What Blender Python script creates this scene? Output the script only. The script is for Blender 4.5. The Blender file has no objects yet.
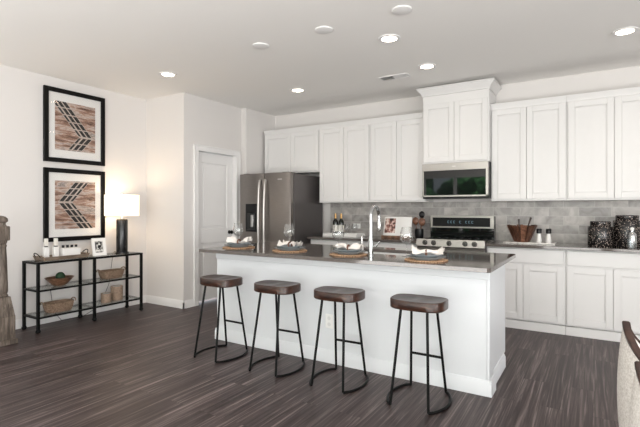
import bpy, bmesh, math, random
from mathutils import Vector, Matrix
R = math.radians
rnd = random.Random(7)
sc = bpy.context.scene

# ------------------------------------------------------------ camera, world, light, exposure
cam_d = bpy.data.cameras.new('camera'); cam = bpy.data.objects.new('camera', cam_d)
sc.collection.objects.link(cam)
cam.location = (0, 0, 1.2584); cam.rotation_euler = (R(90), 0, R(31.88))
cam_d.sensor_width = 36; cam_d.lens = 442.39/640*36
cam_d.shift_y = -4.21/640; cam_d.shift_x = 0.0006
cam_d.clip_start = 0.05
sc.camera = cam

w = bpy.data.worlds.new('world'); sc.world = w; w.use_nodes = True
bg = w.node_tree.nodes['Background']
bg.inputs[0].default_value = (0.84, 0.92, 1.0, 1); bg.inputs[1].default_value = 1.5

def area(name, loc, rot, sx, sy, power, col):
    l = bpy.data.lights.new(name, 'AREA'); l.shape = 'RECTANGLE'; l.size = sx; l.size_y = sy
    l.energy = power; l.color = col
    o = bpy.data.objects.new(name, l); sc.collection.objects.link(o)
    o.location = loc; o.rotation_euler = rot
    return o
# daylight coming in at the windows behind and to the right of the camera, plus an added ceiling fill
area('window_daylight_rear', (0.4, -2.85, 1.45), (R(112), 0, 0), 4.9, 1.9, 108, (1.0, 0.985, 0.965))
area('ceiling_fill_rear', (-0.9, -2.0, 0.22), (R(172), 0, 0), 5.6, 1.6, 265, (1.0, 0.985, 0.965))  # added fill lying low inside the room, facing up to brighten the ceiling
area('window_daylight_right', (3.85, -0.2, 1.45), (R(115), 0, R(90)), 5.0, 1.7, 190, (1.0, 0.985, 0.98))

sun = bpy.data.lights.new('sun', 'SUN'); sun.energy = 9; sun.angle = R(1); sun.color = (1.0, 0.95, 0.88)
so = bpy.data.objects.new('sun', sun); sc.collection.objects.link(so); so.rotation_euler = (R(-48), 0, R(4))
vs = sc.view_settings
vs.view_transform = 'Standard'; vs.look = 'None'; vs.gamma = 1; vs.exposure = 0.22
vs.use_curve_mapping = False

# ------------------------------------------------------------ materials
def mat(name, col, rough=0.5, metal=0.0, **kw):
    m = bpy.data.materials.new(name); m.use_nodes = True
    b = m.node_tree.nodes['Principled BSDF']
    b.inputs['Base Color'].default_value = (*col, 1)
    b.inputs['Roughness'].default_value = rough
    b.inputs['Metallic'].default_value = metal
    for k, v in kw.items():
        b.inputs[k.replace('_', ' ')].default_value = v
    return m
def nd(m, t, **kw):
    n = m.node_tree.nodes.new(t)
    for k, v in kw.items(): setattr(n, k, v)
    return n
def ln(m, a, b): m.node_tree.links.new(a, b)
def bsdf(m): return m.node_tree.nodes['Principled BSDF']
def ramp(m, fac, stops):
    r = nd(m, 'ShaderNodeValToRGB'); e = r.color_ramp.elements
    e[0].position, e[0].color = stops[0][0], (*stops[0][1], 1)
    e[1].position, e[1].color = stops[-1][0], (*stops[-1][1], 1)
    for p, c in stops[1:-1]:
        x = e.new(p); x.color = (*c, 1)
    ln(m, fac, r.inputs[0]); return r.outputs[0]
def coords(m, scale=(1, 1, 1), rot=(0, 0, 0)):
    t = nd(m, 'ShaderNodeTexCoord'); mp = nd(m, 'ShaderNodeMapping')
    mp.inputs['Scale'].default_value = scale; mp.inputs['Rotation'].default_value = rot
    ln(m, t.outputs['Object'], mp.inputs[0]); return mp.outputs[0]
def noise(m, vec, scale=5, detail=4, rough=0.5, dist=0.0):
    n = nd(m, 'ShaderNodeTexNoise'); n.inputs['Scale'].default_value = scale
    n.inputs['Detail'].default_value = detail; n.inputs['Roughness'].default_value = rough
    n.inputs['Distortion'].default_value = dist
    ln(m, vec, n.inputs['Vector']); return n.outputs['Fac']
def bump(m, h, strength=0.2, dist=0.01):
    b = nd(m, 'ShaderNodeBump'); b.inputs['Strength'].default_value = strength
    b.inputs['Distance'].default_value = dist
    ln(m, h, b.inputs['Height']); ln(m, b.outputs[0], bsdf(m).inputs['Normal'])
def mixc(m, fac, a, b, mode='MIX'):
    x = nd(m, 'ShaderNodeMix', data_type='RGBA', blend_type=mode)
    for i, v in ((0, fac), (6, a), (7, b)):
        if isinstance(v, (int, float)): x.inputs[i].default_value = v
        elif isinstance(v, tuple): x.inputs[i].default_value = (*v, 1)
        else: ln(m, v, x.inputs[i])
    return x.outputs[2]
def mth(m, op, a, b=None, c=None):
    x = nd(m, 'ShaderNodeMath', operation=op)
    for i, v in enumerate((a, b, c)):
        if v is None: continue
        if isinstance(v, (int, float)): x.inputs[i].default_value = v
        else: ln(m, v, x.inputs[i])
    return x.outputs[0]

def paint(name, col, rough=0.6, var=0.02):
    m = mat(name, col, rough)
    n = noise(m, coords(m), 60, 3)
    bump(m, n, 0.05, 0.002)
    return m
M = {}
M['wall'] = paint('wall_paint', (0.71, 0.685, 0.665), 0.7)
M['ceiling'] = paint('ceiling_paint', (0.88, 0.865, 0.84), 0.9)
M['trim'] = paint('trim_paint', (0.80, 0.79, 0.78), 0.35)
M['cabinet'] = paint('cabinet_paint', (0.72, 0.71, 0.70), 0.35)
M['island'] = paint('island_paint', (0.69, 0.71, 0.73), 0.4)
M['black_metal'] = mat('black_metal', (0.006, 0.006, 0.006), 0.4, 0.0, Specular_IOR_Level=0.12)
M['black'] = mat('black_plastic', (0.006, 0.006, 0.007), 0.3, 0.0, Specular_IOR_Level=0.3)
M['gloss_black'] = mat('black_glass', (0.006, 0.007, 0.007), 0.03)
M['white'] = mat('white_plastic', (0.8, 0.8, 0.78), 0.35)
M['ceramic'] = mat('white_ceramic', (0.8, 0.79, 0.77), 0.2)
M['chrome'] = mat('chrome', (0.50, 0.51, 0.52), 0.10, 1.0)
M['nickel'] = mat('brushed_nickel', (0.62, 0.62, 0.61), 0.25, 1.0)
M['dark_steel_side'] = mat('fridge_side_grey', (0.11, 0.10, 0.098), 0.38, 0.4)
M['knob'] = mat('dark_knob_metal', (0.10, 0.095, 0.09), 0.3, 0.8)
M['display'] = mat('display_panel', (0.008, 0.008, 0.009), 0.35, 0.0, Specular_IOR_Level=0.2)
M['gap'] = mat('dark_gap', (0.02, 0.02, 0.02), 0.8)
M['mat_board'] = mat('mat_board', (0.80, 0.79, 0.77), 0.6)
M['linen'] = mat('napkin_linen', (0.70, 0.66, 0.62), 0.9)
M['leaf'] = mat('leaf_green', (0.006, 0.03, 0.008), 0.7)
M['socket'] = mat('socket_grey', (0.66, 0.66, 0.65), 0.4)
M['paper'] = mat('paper', (0.8, 0.79, 0.77), 0.7)
M['emit'] = mat('downlight_lens', (1, 1, 1), 0.5, 0, Emission_Color=(1.0, 0.86, 0.68, 1), Emission_Strength=14.0)
M['shade'] = mat('lamp_shade', (0.85, 0.8, 0.72), 0.8, 0, Emission_Color=(1.0, 0.80, 0.58, 1), Emission_Strength=0.9)
M['label'] = mat('cream_label', (0.75, 0.72, 0.66), 0.6)
M['gold'] = mat('bottle_foil', (0.55, 0.33, 0.13), 0.35, 0.6)
M['wine'] = mat('wine_glass_dark', (0.008, 0.012, 0.008), 0.08)

def steel(name, col, stretch):
    m = mat(name, col, 0.3, 1.0)
    n = noise(m, coords(m, stretch), 6, 5, 0.6)
    ln(m, ramp(m, n, [(0.3, tuple(c*0.9 for c in col)), (0.7, tuple(min(1, c*1.1) for c in col))]), bsdf(m).inputs['Base Color'])
    bump(m, n, 0.02, 0.002)
    return m
M['steel'] = steel('stainless_steel', (0.25, 0.228, 0.212), (2, 2, 60))
M['steel_mid'] = steel('satin_stainless_steel', (0.42, 0.395, 0.375), (60, 2, 2))
M['handle_steel'] = mat('handle_steel', (0.46, 0.44, 0.42), 0.32, 1.0)
M['steel_light'] = steel('bright_stainless_steel', (0.62, 0.60, 0.58), (60, 2, 2))

def glass(name, tint=(0.95, 0.98, 0.97), g=0.12, rough=0.02):
    m = bpy.data.materials.new(name); m.use_nodes = True
    nt = m.node_tree; nt.nodes.clear()
    o = nd(m, 'ShaderNodeOutputMaterial'); t = nd(m, 'ShaderNodeBsdfTransparent'); s = nd(m, 'ShaderNodeBsdfGlossy')
    t.inputs[0].default_value = (*tint, 1); s.inputs['Roughness'].default_value = rough
    mx = nd(m, 'ShaderNodeMixShader')
    lw = nd(m, 'ShaderNodeLayerWeight'); lw.inputs[0].default_value = 0.42
    a = mth(m, 'MAXIMUM', mth(m, 'MULTIPLY_ADD', lw.outputs['Facing'], 0.5, g), 0.012)
    ln(m, a, mx.inputs[0]); ln(m, t.outputs[0], mx.inputs[1]); ln(m, s.outputs[0], mx.inputs[2])
    ln(m, mx.outputs[0], o.inputs[0])
    return m
M['glass'] = glass('clear_glass', (0.98, 0.985, 0.985), g=0.03)
M['shelf_glass'] = glass('shelf_glass', (0.90, 0.93, 0.92), 0.05)
M['pane'] = glass('window_pane', (0.97, 0.98, 0.98), 0.02)
M['bottle_glass'] = glass('frosted_bottle_glass', (0.85, 0.9, 0.92), 0.35, 0.2)

def wood(name, c1, c2, c3, scale=(3, 3, 30), rough=0.4, sc_=3):
    m = mat(name, c2, rough)
    n = noise(m, coords(m, scale), sc_, 6, 0.6, 0.6)
    ln(m, ramp(m, n, [(0.3, c1), (0.5, c2), (0.72, c3)]), bsdf(m).inputs['Base Color'])
    bump(m, n, 0.15, 0.003)
    return m
M['seat_wood'] = wood('seat_wood', (0.010, 0.004, 0.003), (0.032, 0.012, 0.007), (0.10, 0.040, 0.022), (4, 14, 14), 0.32)
M['chair_wood'] = wood('chair_dark_wood', (0.008, 0.004, 0.003), (0.03, 0.014, 0.01), (0.06, 0.03, 0.02), (6, 6, 6), 0.3)
M['newel_wood'] = wood('weathered_wood', (0.04, 0.03, 0.023), (0.125, 0.098, 0.078), (0.26, 0.215, 0.18), (18, 18, 2), 0.6)
M['tray_wood'] = wood('tray_wood', (0.10, 0.07, 0.05), (0.20, 0.15, 0.11), (0.32, 0.25, 0.19), (20, 3, 20), 0.6)
M['bowl_wood'] = wood('bowl_wood', (0.05, 0.022, 0.012), (0.16, 0.08, 0.045), (0.30, 0.17, 0.10), (8, 8, 20), 0.5)
M['bucket_wood'] = wood('salad_bowl_wood', (0.025, 0.010, 0.006), (0.085, 0.035, 0.02), (0.20, 0.095, 0.055), (20, 20, 2), 0.35, 2)
M['spoon_wood'] = wood('spoon_wood', (0.06, 0.025, 0.015), (0.16, 0.07, 0.04), (0.28, 0.14, 0.09), (10, 10, 10), 0.35)

def rattan(name, c1, c2, c3, s=160):
    m = mat(name, c2, 0.8)
    v = nd(m, 'ShaderNodeTexVoronoi'); v.inputs['Scale'].default_value = s
    ln(m, coords(m), v.inputs['Vector'])
    ln(m, ramp(m, v.outputs['Distance'], [(0.1, c3), (0.4, c2), (0.75, c1)]), bsdf(m).inputs['Base Color'])
    bump(m, v.outputs['Distance'], 0.6, 0.004)
    return m
M['rattan'] = rattan('rattan', (0.38, 0.20, 0.10), (0.72, 0.46, 0.29), (0.85, 0.62, 0.42), 110)
M['basket'] = rattan('woven_seagrass', (0.12, 0.075, 0.048), (0.25, 0.17, 0.115), (0.36, 0.26, 0.185), 130)
M['wicker'] = rattan('pale_wicker', (0.22, 0.15, 0.105), (0.36, 0.26, 0.19), (0.46, 0.35, 0.26), 130)
M['plate'] = mat('blue_grey_stoneware', (0.22, 0.25, 0.265), 0.25)

m = M['floor'] = mat('vinyl_plank_floor', (0.1, 0.08, 0.08), 0.36)
tc = nd(m, 'ShaderNodeTexCoord'); sx = nd(m, 'ShaderNodeSeparateXYZ'); ln(m, tc.outputs['Object'], sx.inputs[0])
cmb = nd(m, 'ShaderNodeCombineXYZ'); ln(m, sx.outputs[1], cmb.inputs[0]); ln(m, sx.outputs[0], cmb.inputs[1])
br = nd(m, 'ShaderNodeTexBrick'); ln(m, cmb.outputs[0], br.inputs['Vector'])
br.inputs['Scale'].default_value = 1; br.inputs['Brick Width'].default_value = 1.2; br.inputs['Row Height'].default_value = 0.15
br.inputs['Mortar Size'].default_value = 0.0018; br.inputs['Mortar Smooth'].default_value = 0.3; br.offset = 0.37
br.inputs['Color1'].default_value = (0.0, 0.0, 0.0, 1); br.inputs['Color2'].default_value = (1, 1, 1, 1); br.inputs['Mortar'].default_value = (0.5, 0.5, 0.5, 1)
mp = nd(m, 'ShaderNodeMapping'); mp.inputs['Scale'].default_value = (34, 0.9, 1); ln(m, tc.outputs['Object'], mp.inputs[0])
off = nd(m, 'ShaderNodeVectorMath', operation='ADD'); ln(m, mp.outputs[0], off.inputs[0])
vm = nd(m, 'ShaderNodeVectorMath', operation='SCALE'); ln(m, br.outputs['Color'], vm.inputs[0]); vm.inputs['Scale'].default_value = 13.0
ln(m, vm.outputs[0], off.inputs[1])
n1 = noise(m, off.outputs[0], 1.0, 7, 0.65, 1.2)
g = ramp(m, n1, [(0.30, (0.020, 0.013, 0.0125)), (0.45, (0.046, 0.033, 0.032)), (0.55, (0.086, 0.065, 0.063)), (0.70, (0.23, 0.185, 0.178))])
tone = ramp(m, br.outputs['Color'], [(0.0, (0.93, 0.93, 0.93)), (1.0, (1.06, 1.06, 1.06))])
g2 = mixc(m, 1.0, g, tone, 'MULTIPLY')
g3 = mixc(m, mth(m, 'MULTIPLY', br.outputs['Fac'], 0.5), g2, (0.02, 0.016, 0.015))
ln(m, g3, bsdf(m).inputs['Base Color'])
bsdf(m).inputs['Specular IOR Level'].default_value = 0.22
ln(m, mth(m, 'MULTIPLY_ADD', n1, 0.2, 0.30), bsdf(m).inputs['Roughness'])
bump(m, n1, 0.10, 0.002)

m = M['counter'] = mat('grey_brown_quartz', (0.11, 0.10, 0.098), 0.07)
n1 = noise(m, coords(m), 90, 5, 0.7)
ln(m, ramp(m, n1, [(0.35, (0.078, 0.067, 0.061)), (0.65, (0.135, 0.118, 0.108))]), bsdf(m).inputs['Base Color'])

m = M['tile'] = mat('grey_stone_tile', (0.4, 0.4, 0.4), 0.35)
tc = nd(m, 'ShaderNodeTexCoord'); sx = nd(m, 'ShaderNodeSeparateXYZ'); ln(m, tc.outputs['Object'], sx.inputs[0])
cmb = nd(m, 'ShaderNodeCombineXYZ'); ln(m, sx.outputs[0], cmb.inputs[0]); ln(m, sx.outputs[2], cmb.inputs[1])
br = nd(m, 'ShaderNodeTexBrick'); ln(m, cmb.outputs[0], br.inputs['Vector'])
br.inputs['Scale'].default_value = 1; br.inputs['Brick Width'].default_value = 0.295; br.inputs['Row Height'].default_value = 0.0985
br.inputs['Mortar Size'].default_value = 0.0022; br.inputs['Mortar Smooth'].default_value = 0.2
br.inputs['Color1'].default_value = (0.0, 0.0, 0.0, 1); br.inputs['Color2'].default_value = (1, 1, 1, 1); br.inputs['Mortar'].default_value = (0.5, 0.5, 0.5, 1)
vm = nd(m, 'ShaderNodeVectorMath', operation='SCALE'); ln(m, br.outputs['Color'], vm.inputs[0]); vm.inputs['Scale'].default_value = 9.0
off = nd(m, 'ShaderNodeVectorMath', operation='ADD'); ln(m, tc.outputs['Object'], off.inputs[0]); ln(m, vm.outputs[0], off.inputs[1])
n1 = noise(m, off.outputs[0], 5, 7, 0.62, 1.0)
g = ramp(m, n1, [(0.3, (0.27, 0.255, 0.245)), (0.5, (0.41, 0.395, 0.38)), (0.68, (0.56, 0.54, 0.52))])
tone = ramp(m, br.outputs['Color'], [(0.0, (0.76, 0.75, 0.75)), (1.0, (1.22, 1.19, 1.17))])
ln(m, mixc(m, br.outputs['Fac'], mixc(m, 1.0, g, tone, 'MULTIPLY'), (0.52, 0.50, 0.48)), bsdf(m).inputs['Base Color'])
bump(m, br.outputs['Fac'], -0.25, 0.003)

m = M['fabric'] = mat('cream_boucle', (0.62, 0.58, 0.54), 0.95)
n1 = noise(m, coords(m), 120, 4, 0.7)
ln(m, ramp(m, n1, [(0.35, (0.50, 0.46, 0.42)), (0.6, (0.70, 0.67, 0.63))]), bsdf(m).inputs['Base Color'])
bump(m, n1, 0.5, 0.004)

m = M['canister'] = mat('black_bone_inlay', (0.01, 0.01, 0.01), 0.25)
v = nd(m, 'ShaderNodeTexVoronoi'); v.inputs['Scale'].default_value = 62; v.inputs['Randomness'].default_value = 0.75
mpv = coords(m, (1.4, 1.4, 1.0), (R(35), R(20), 0)); ln(m, mpv, v.inputs['Vector'])
ln(m, ramp(m, v.outputs['Distance'], [(0.0, (0.62, 0.52, 0.46)), (0.25, (0.36, 0.29, 0.25)), (0.31, (0.008, 0.007, 0.007))]), bsdf(m).inputs['Base Color'])

m = M['marble'] = mat('white_marble', (0.75, 0.73, 0.71), 0.2)
n1 = noise(m, coords(m), 8, 6, 0.6, 2)
ln(m, ramp(m, n1, [(0.4, (0.55, 0.52, 0.50)), (0.52, (0.80, 0.78, 0.75))]), bsdf(m).inputs['Base Color'])

def art(name, flip, v0):
    """weathered plank print crossed by black chevron bands; local Y = width 0..1, local Z = height 0..1 (object scaled data)"""
    m = mat(name, (0.4, 0.3, 0.25), 0.35)
    t = nd(m, 'ShaderNodeTexCoord'); s = nd(m, 'ShaderNodeSeparateXYZ'); ln(m, t.outputs['Object'], s.inputs[0])
    u, v = s.outputs[1], s.outputs[2]           # metres from the centre
    mp = nd(m, 'ShaderNodeMapping'); mp.inputs['Scale'].default_value = (1, 1.6, 11); ln(m, t.outputs['Object'], mp.inputs[0])
    n = noise(m, mp.outputs[0], 2.0, 8, 0.7, 0.4)
    base = ramp(m, n, [(0.32, (0.05, 0.03, 0.025)), (0.42, (0.22, 0.12, 0.085)), (0.48, (0.38, 0.23, 0.17)), (0.54, (0.60, 0.50, 0.44)), (0.60, (0.20, 0.16, 0.15)), (0.70, (0.70, 0.65, 0.6))])
    dv = mth(m, 'ABSOLUTE', mth(m, 'SUBTRACT', v, v0))
    q = mth(m, 'ADD', mth(m, 'MULTIPLY', u, -1.0 if flip else 1.0), mth(m, 'MULTIPLY', dv, 0.82))
    bands = None
    for c, hw in ((0.175, 0.023), (0.115, 0.021), (0.058, 0.014)):
        b = mth(m, 'LESS_THAN', mth(m, 'ABSOLUTE', mth(m, 'SUBTRACT', q, c)), hw)
        bands = b if bands is None else mth(m, 'MAXIMUM', bands, b)
    pale = mth(m, 'LESS_THAN', mth(m, 'ABSOLUTE', mth(m, 'SUBTRACT', q, 0.122)), 0.085)
    c1 = mixc(m, mth(m, 'MULTIPLY', pale, 0.7), base, (0.56, 0.50, 0.45))
    dash = mth(m, 'GREATER_THAN', mth(m, 'FRACT', mth(m, 'MULTIPLY', dv, 13.0)), 0.14)
    c2 = mixc(m, mth(m, 'MULTIPLY', bands, dash), c1, (0.010, 0.008, 0.008))
    ln(m, c2, bsdf(m).inputs['Base Color'])
    return m
M['art_upper'] = art('plank_print_upper', False, -0.105)
M['art_lower'] = art('plank_print_lower', True, 0.03)

# ------------------------------------------------------------ mesh helpers
class MB:
    def __init__(s): s.bm = bmesh.new()
    def _new(s, vs, smooth=False):
        fs = set()
        for v in vs: fs.update(v.link_faces)
        if smooth:
            for f in fs: f.smooth = True
    def box(s, x0, x1, y0, y1, z0, z1, mtx=None):
        r = bmesh.ops.create_cube(s.bm, size=1)
        for v in r['verts']:
            v.co = Vector(((x0+x1)/2 + v.co.x*(x1-x0), (y0+y1)/2 + v.co.y*(y1-y0), (z0+z1)/2 + v.co.z*(z1-z0)))
            if mtx: v.co = mtx @ v.co
        return s
    def lathe(s, prof, c=(0, 0, 0), seg=32, mtx=None, ry=1.0, cap=True):
        rings = []
        for r, z in prof:
            ring = []
            if r < 1e-6:
                ring = [s.bm.verts.new((c[0], c[1], c[2]+z))]
            else:
                for i in range(seg):
                    a = 2*math.pi*i/seg
                    ring.append(s.bm.verts.new((c[0]+r*math.cos(a), c[1]+r*ry*math.sin(a), c[2]+z)))
            rings.append(ring)
        for a, b in zip(rings, rings[1:]):
            for i in range(seg):
                j = (i+1) % seg
                if len(a) == 1 and len(b) == 1: continue
                if len(a) == 1: f = [a[0], b[j], b[i]][::-1]
                elif len(b) == 1: f = [a[i], a[j], b[0]]
                else: f = [a[i], a[j], b[j], b[i]]
                f = s.bm.faces.new(f); f.smooth = True
        if cap:
            for ring, rev in ((rings[0], True), (rings[-1], False)):
                if len(ring) > 1: s.bm.faces.new(ring[::-1] if rev else ring)
        if mtx:
            for ring in rings:
                for v in ring: v.co = mtx @ v.co
        return s
    def tube(s, pts, r, seg=10, closed=False):
        pts = [Vector(p) for p in pts]; n = len(pts); rings = []
        rr = r if isinstance(r, (list, tuple)) else [r]*n
        ref = None
        for i, p in enumerate(pts):
            if closed: d = pts[(i+1) % n]-pts[i-1]
            else: d = pts[min(i+1, n-1)]-pts[max(i-1, 0)]
            d.normalize()
            if ref is None:
                ref = Vector((0, 0, 1)) if abs(d.z) < 0.9 else Vector((1, 0, 0))
            a = (ref - d*ref.dot(d)).normalized(); ref = a; b = d.cross(a)
            rings.append([s.bm.verts.new(p+rr[i]*(a*math.cos(2*math.pi*k/seg)+b*math.sin(2*math.pi*k/seg))) for k in range(seg)])
        pr = list(zip(rings, rings[1:])) + ([(rings[-1], rings[0])] if closed else [])
        for A, B in pr:
            for k in range(seg):
                f = s.bm.faces.new((A[k], A[(k+1) % seg], B[(k+1) % seg], B[k])); f.smooth = True
        if not closed:
            s.bm.faces.new(rings[0][::-1]); s.bm.faces.new(rings[-1])
        return s
    def prism(s, pts, axis, a0, a1):
        """pts: 2D polygon in the two other axes (cyclic order), extruded along axis"""
        def mk(p, a):
            return {'x': (a, p[0], p[1]), 'y': (p[0], a, p[1]), 'z': (p[0], p[1], a)}[axis]
        A = [s.bm.verts.new(mk(p, a0)) for p in pts]; B = [s.bm.verts.new(mk(p, a1)) for p in pts]
        n = len(pts)
        s.bm.faces.new(A[::-1]); s.bm.faces.new(B)
        for i in range(n): s.bm.faces.new((A[i], A[(i+1) % n], B[(i+1) % n], B[i]))
        return s
    def build(s, name, material, parent=None, bevel=0, seg=2, smooth=False, loc=None):
        bmesh.ops.recalc_face_normals(s.bm, faces=s.bm.faces)
        me = bpy.data.meshes.new(name); s.bm.to_mesh(me); s.bm.free()
        me.materials.append(material)
        if smooth:
            for p in me.polygons: p.use_smooth = True
        me.set_sharp_from_angle(angle=R(38))
        o = bpy.data.objects.new(name, me); sc.collection.objects.link(o)
        if parent: o.parent = parent
        if loc: o.location = loc
        if bevel:
            b = o.modifiers.new('bevel', 'BEVEL'); b.width = bevel; b.segments = seg; b.limit_method = 'ANGLE'
        return o
def tag(o, label=None, cat=None, group=None, kind=None):
    if label: o['label'] = label
    if cat: o['category'] = cat
    if group: o['group'] = group
    if kind: o['kind'] = kind
    return o
def empty(name, loc, label, cat, group=None, rz=0):
    o = bpy.data.objects.new(name, None); sc.collection.objects.link(o)
    o.location = loc; o.rotation_euler = (0, 0, rz); o.empty_display_size = 0.1
    return tag(o, label, cat, group)
def dup(o, parent=None):
    c = o.copy(); sc.collection.objects.link(c)
    if parent: c.parent = parent
    for ch in list(o.children): dup(ch, c)
    return c
def struct(name, mb, m, bevel=0, **kw):
    return tag(mb.build(name, m, None, bevel, **kw), kind='structure')

# ------------------------------------------------------------ room shell
CEIL = 2.74; XL = -5.16; XD = -4.423; XF = -4.33; YP = 3.85; YB = 5.62; YR = -3.0; XR = 4.0
T = 0.12
struct('floor', MB().box(XL-T, XR+T, YR-T, YB+T, -0.06, 0), M['floor'])
struct('ceiling', MB().box(XL-T, XR+T, YR-T, YB+T, CEIL, CEIL+0.1), M['ceiling'])
struct('wall_left', MB().box(XL-T, XL, YR, YP, 0, CEIL), M['wall'])
struct('wall_pantry_side', MB().box(XL-T, XD-T, YP, YP+T, 0, CEIL), M['wall'])
DY0, DY1, DZ = 4.085, 4.805, 2.03
struct('wall_pantry', MB().box(XD-T, XD, YP, DY0-0.02, 0, CEIL).box(XD-T, XD, DY1+0.02, 4.93, 0, CEIL)
       .box(XD-T, XD, DY0-0.02, DY1+0.02, DZ+0.02, CEIL), M['wall'])
struct('wall_fridge_side', MB().box(XD-T, XF, 4.93, YB, 0, CEIL), M['wall'])
struct('wall_back', MB().box(XD-T, XR+T, YB, YB+T, 0, CEIL), M['wall'])
# rear wall with window openings
W2 = (-4.5, -2.6, 0.1, 2.25); W1 = (-2.15, 2.55, 0.5, 2.5)
struct('wall_rear', MB().box(XL-T, W2[0], YR-T, YR, 0, CEIL).box(W2[1], W1[0], YR-T, YR, 0, CEIL).box(W1[1], XR, YR-T, YR, 0, CEIL)
       .box(W2[0], W2[1], YR-T, YR, 0, W2[2]).box(W2[0], W2[1], YR-T, YR, W2[3], CEIL)
       .box(W1[0], W1[1], YR-T, YR, 0, W1[2]).box(W1[0], W1[1], YR-T, YR, W1[3], CEIL), M['wall'])
V1 = (-2.7, 2.3, 0.5, 2.5)
struct('wall_right', MB().box(XR, XR+T, YR-T, V1[0], 0, CEIL).box(XR, XR+T, V1[1], YB, 0, CEIL)
       .box(XR, XR+T, V1[0], V1[1], 0, V1[2]).box(XR, XR+T, V1[0], V1[1], V1[3], CEIL), M['wall'])
def window(name, axis, a0, a1, z0, z1, wall, nm):
    f = MB(); t = 0.045; g = (wall-T*0.75, wall-T*0.35) if axis == 'x' else (wall+T*0.35, wall+T*0.75)
    def bx(p0, p1, q0, q1):
        if axis == 'x': f.box(p0, p1, g[0], g[1], q0, q1)
        else: f.box(g[0], g[1], p0, p1, q0, q1)
    bx(a0, a1, z0, z0+t); bx(a0, a1, z1-t, z1); bx(a0, a0+t, z0, z1); bx(a1-t, a1, z0, z1)
    for i in range(1, nm): 
        c = a0+(a1-a0)*i/nm; bx(c-0.05, c+0.05, z0, z1)
    o = struct(name, f, M['trim'])
    p = MB(); c = (g[0]+g[1])/2
    if axis == 'x': p.box(a0+t, a1-t, c-0.003, c+0.003, z0+t, z1-t)
    else: p.box(c-0.003, c+0.003, a0+t, a1-t, z0+t, z1-t)
    p.build('window_pane', M['pane'], o)
window('window_1', 'x', *W1, YR, 4)
window('window_2', 'x', *W2, YR, 2)
window('window_3', 'y', *V1, XR, 4)

def baseboard(name, axis, a0, a1, face, sgn, h=0.1):
    pts = [(face, 0), (face+sgn*0.016, 0), (face+sgn*0.016, h-0.025), (face+sgn*0.007, h-0.006), (face+sgn*0.006, h), (face, h)]
    mb = MB(); mb.prism(pts, 'y' if axis == 'y' else 'x', a0, a1)
    return struct(name, mb, M['trim'])
baseboard('baseboard_left', 'y', YR, YP, XL, 1)
baseboard('baseboard_pantry_side', 'x', XL, XD+0.016, YP, -1)
baseboard('baseboard_pantry', 'y', YP-0.016, DY0-0.08, XD, 1)
baseboard('baseboard_rear', 'x', W2[1], XR, YR, 1)

# pantry door and casing
cs = MB(); cw = 0.078
for y0, y1, z0, z1 in ((DY0-cw, DY0, 0, DZ+cw), (DY1, DY1+cw, 0, DZ+cw), (DY0, DY1, DZ, DZ+cw)):
    cs.box(XD, XD+0.018, y0, y1, z0, z1)
    
for y0, y1, z0, z1 in ((DY0-cw, DY0-cw+0.02, 0, DZ+cw), (DY1+cw-0.02, DY1+cw, 0, DZ+cw), (DY0-cw, DY1+cw, DZ+cw-0.02, DZ+cw)):
    cs.box(XD+0.018, XD+0.026, y0, y1, z0, z1)
cs.box(XD-T, XD, DY0-0.02, DY0, 0, DZ).box(XD-T, XD, DY1, DY1+0.02, 0, DZ).box(XD-T, XD, DY0, DY1, DZ, DZ+0.02)
struct('trim_1', cs, M['trim'], 0.003)
XDF = XD-0.06     # door face
dr = MB(); th = 0.035
pans = [(DY0+0.115, DY1-0.115, 0.22, 0.80), (DY0+0.115, DY1-0.115, 0.985, 1.885)]
ya, yb = DY0+0.004, DY1-0.004
dr.box(XDF-th, XDF, ya, pans[0][0], 0.03, DZ-0.004).box(XDF-th, XDF, pans[0][1], yb, 0.03, DZ-0.004)
dr.box(XDF-th, XDF, pans[0][0], pans[0][1], 0.03, 0.22).box(XDF-th, XDF, pans[0][0], pans[0][1], 0.80, 0.985).box(XDF-th, XDF, pans[0][0], pans[0][1], 1.885, DZ-0.004)
for a, b, c, d in pans:
    dr.box(XDF-th, XDF-0.012, a, b, c, d)
    dr.box(XDF-0.012, XDF-0.003, a+0.045, b-0.045, c+0.045, d-0.045)
door = struct('door_1', dr, M['trim'], 0.004)
kn = MB(); kn.lathe([(0.027, 0), (0.027, 0.006), (0.011, 0.01), (0.011, 0.03), (0.022, 0.038), (0.028, 0.05), (0.022, 0.064), (0, 0.068)],
                    mtx=Matrix.Translation((XDF, DY1-0.07, 0.93)) @ Matrix.Rotation(R(90), 4, 'Y'), seg=20)
kn.build('door_knob', M['black_metal'], door)

# ------------------------------------------------------------ fixed cabinets
def shaker(parent, x0, x1, z0, z1, y, name='door', m=None, rail=0.058, axis='x'):
    """shaker front, its face at y looking towards -Y"""
    m = m or M['cabinet']; t = 0.02; mb = MB()
    mb.box(x0, x0+rail, y, y+t, z0, z1).box(x1-rail, x1, y, y+t, z0, z1)
    mb.box(x0+rail, x1-rail, y, y+t, z0, z0+rail).box(x0+rail, x1-rail, y, y+t, z1-rail, z1)
    mb.box(x0+rail, x1-rail, y+0.011, y+t, z0+rail, z1-rail)
    b = 0.008
    # sloped inner bead
    mb.box(x0+rail, x0+rail+b, y+0.005, y+0.011, z0+rail, z1-rail).box(x1-rail-b, x1-rail, y+0.005, y+0.011, z0+rail, z1-rail)
    mb.box(x0+rail+b, x1-rail-b, y+0.005, y+0.011, z0+rail, z0+rail+b).box(x0+rail+b, x1-rail-b, y+0.005, y+0.011, z1-rail-b, z1-rail)
    return mb.build(name, m, parent, 0.0015, 1)
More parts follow.
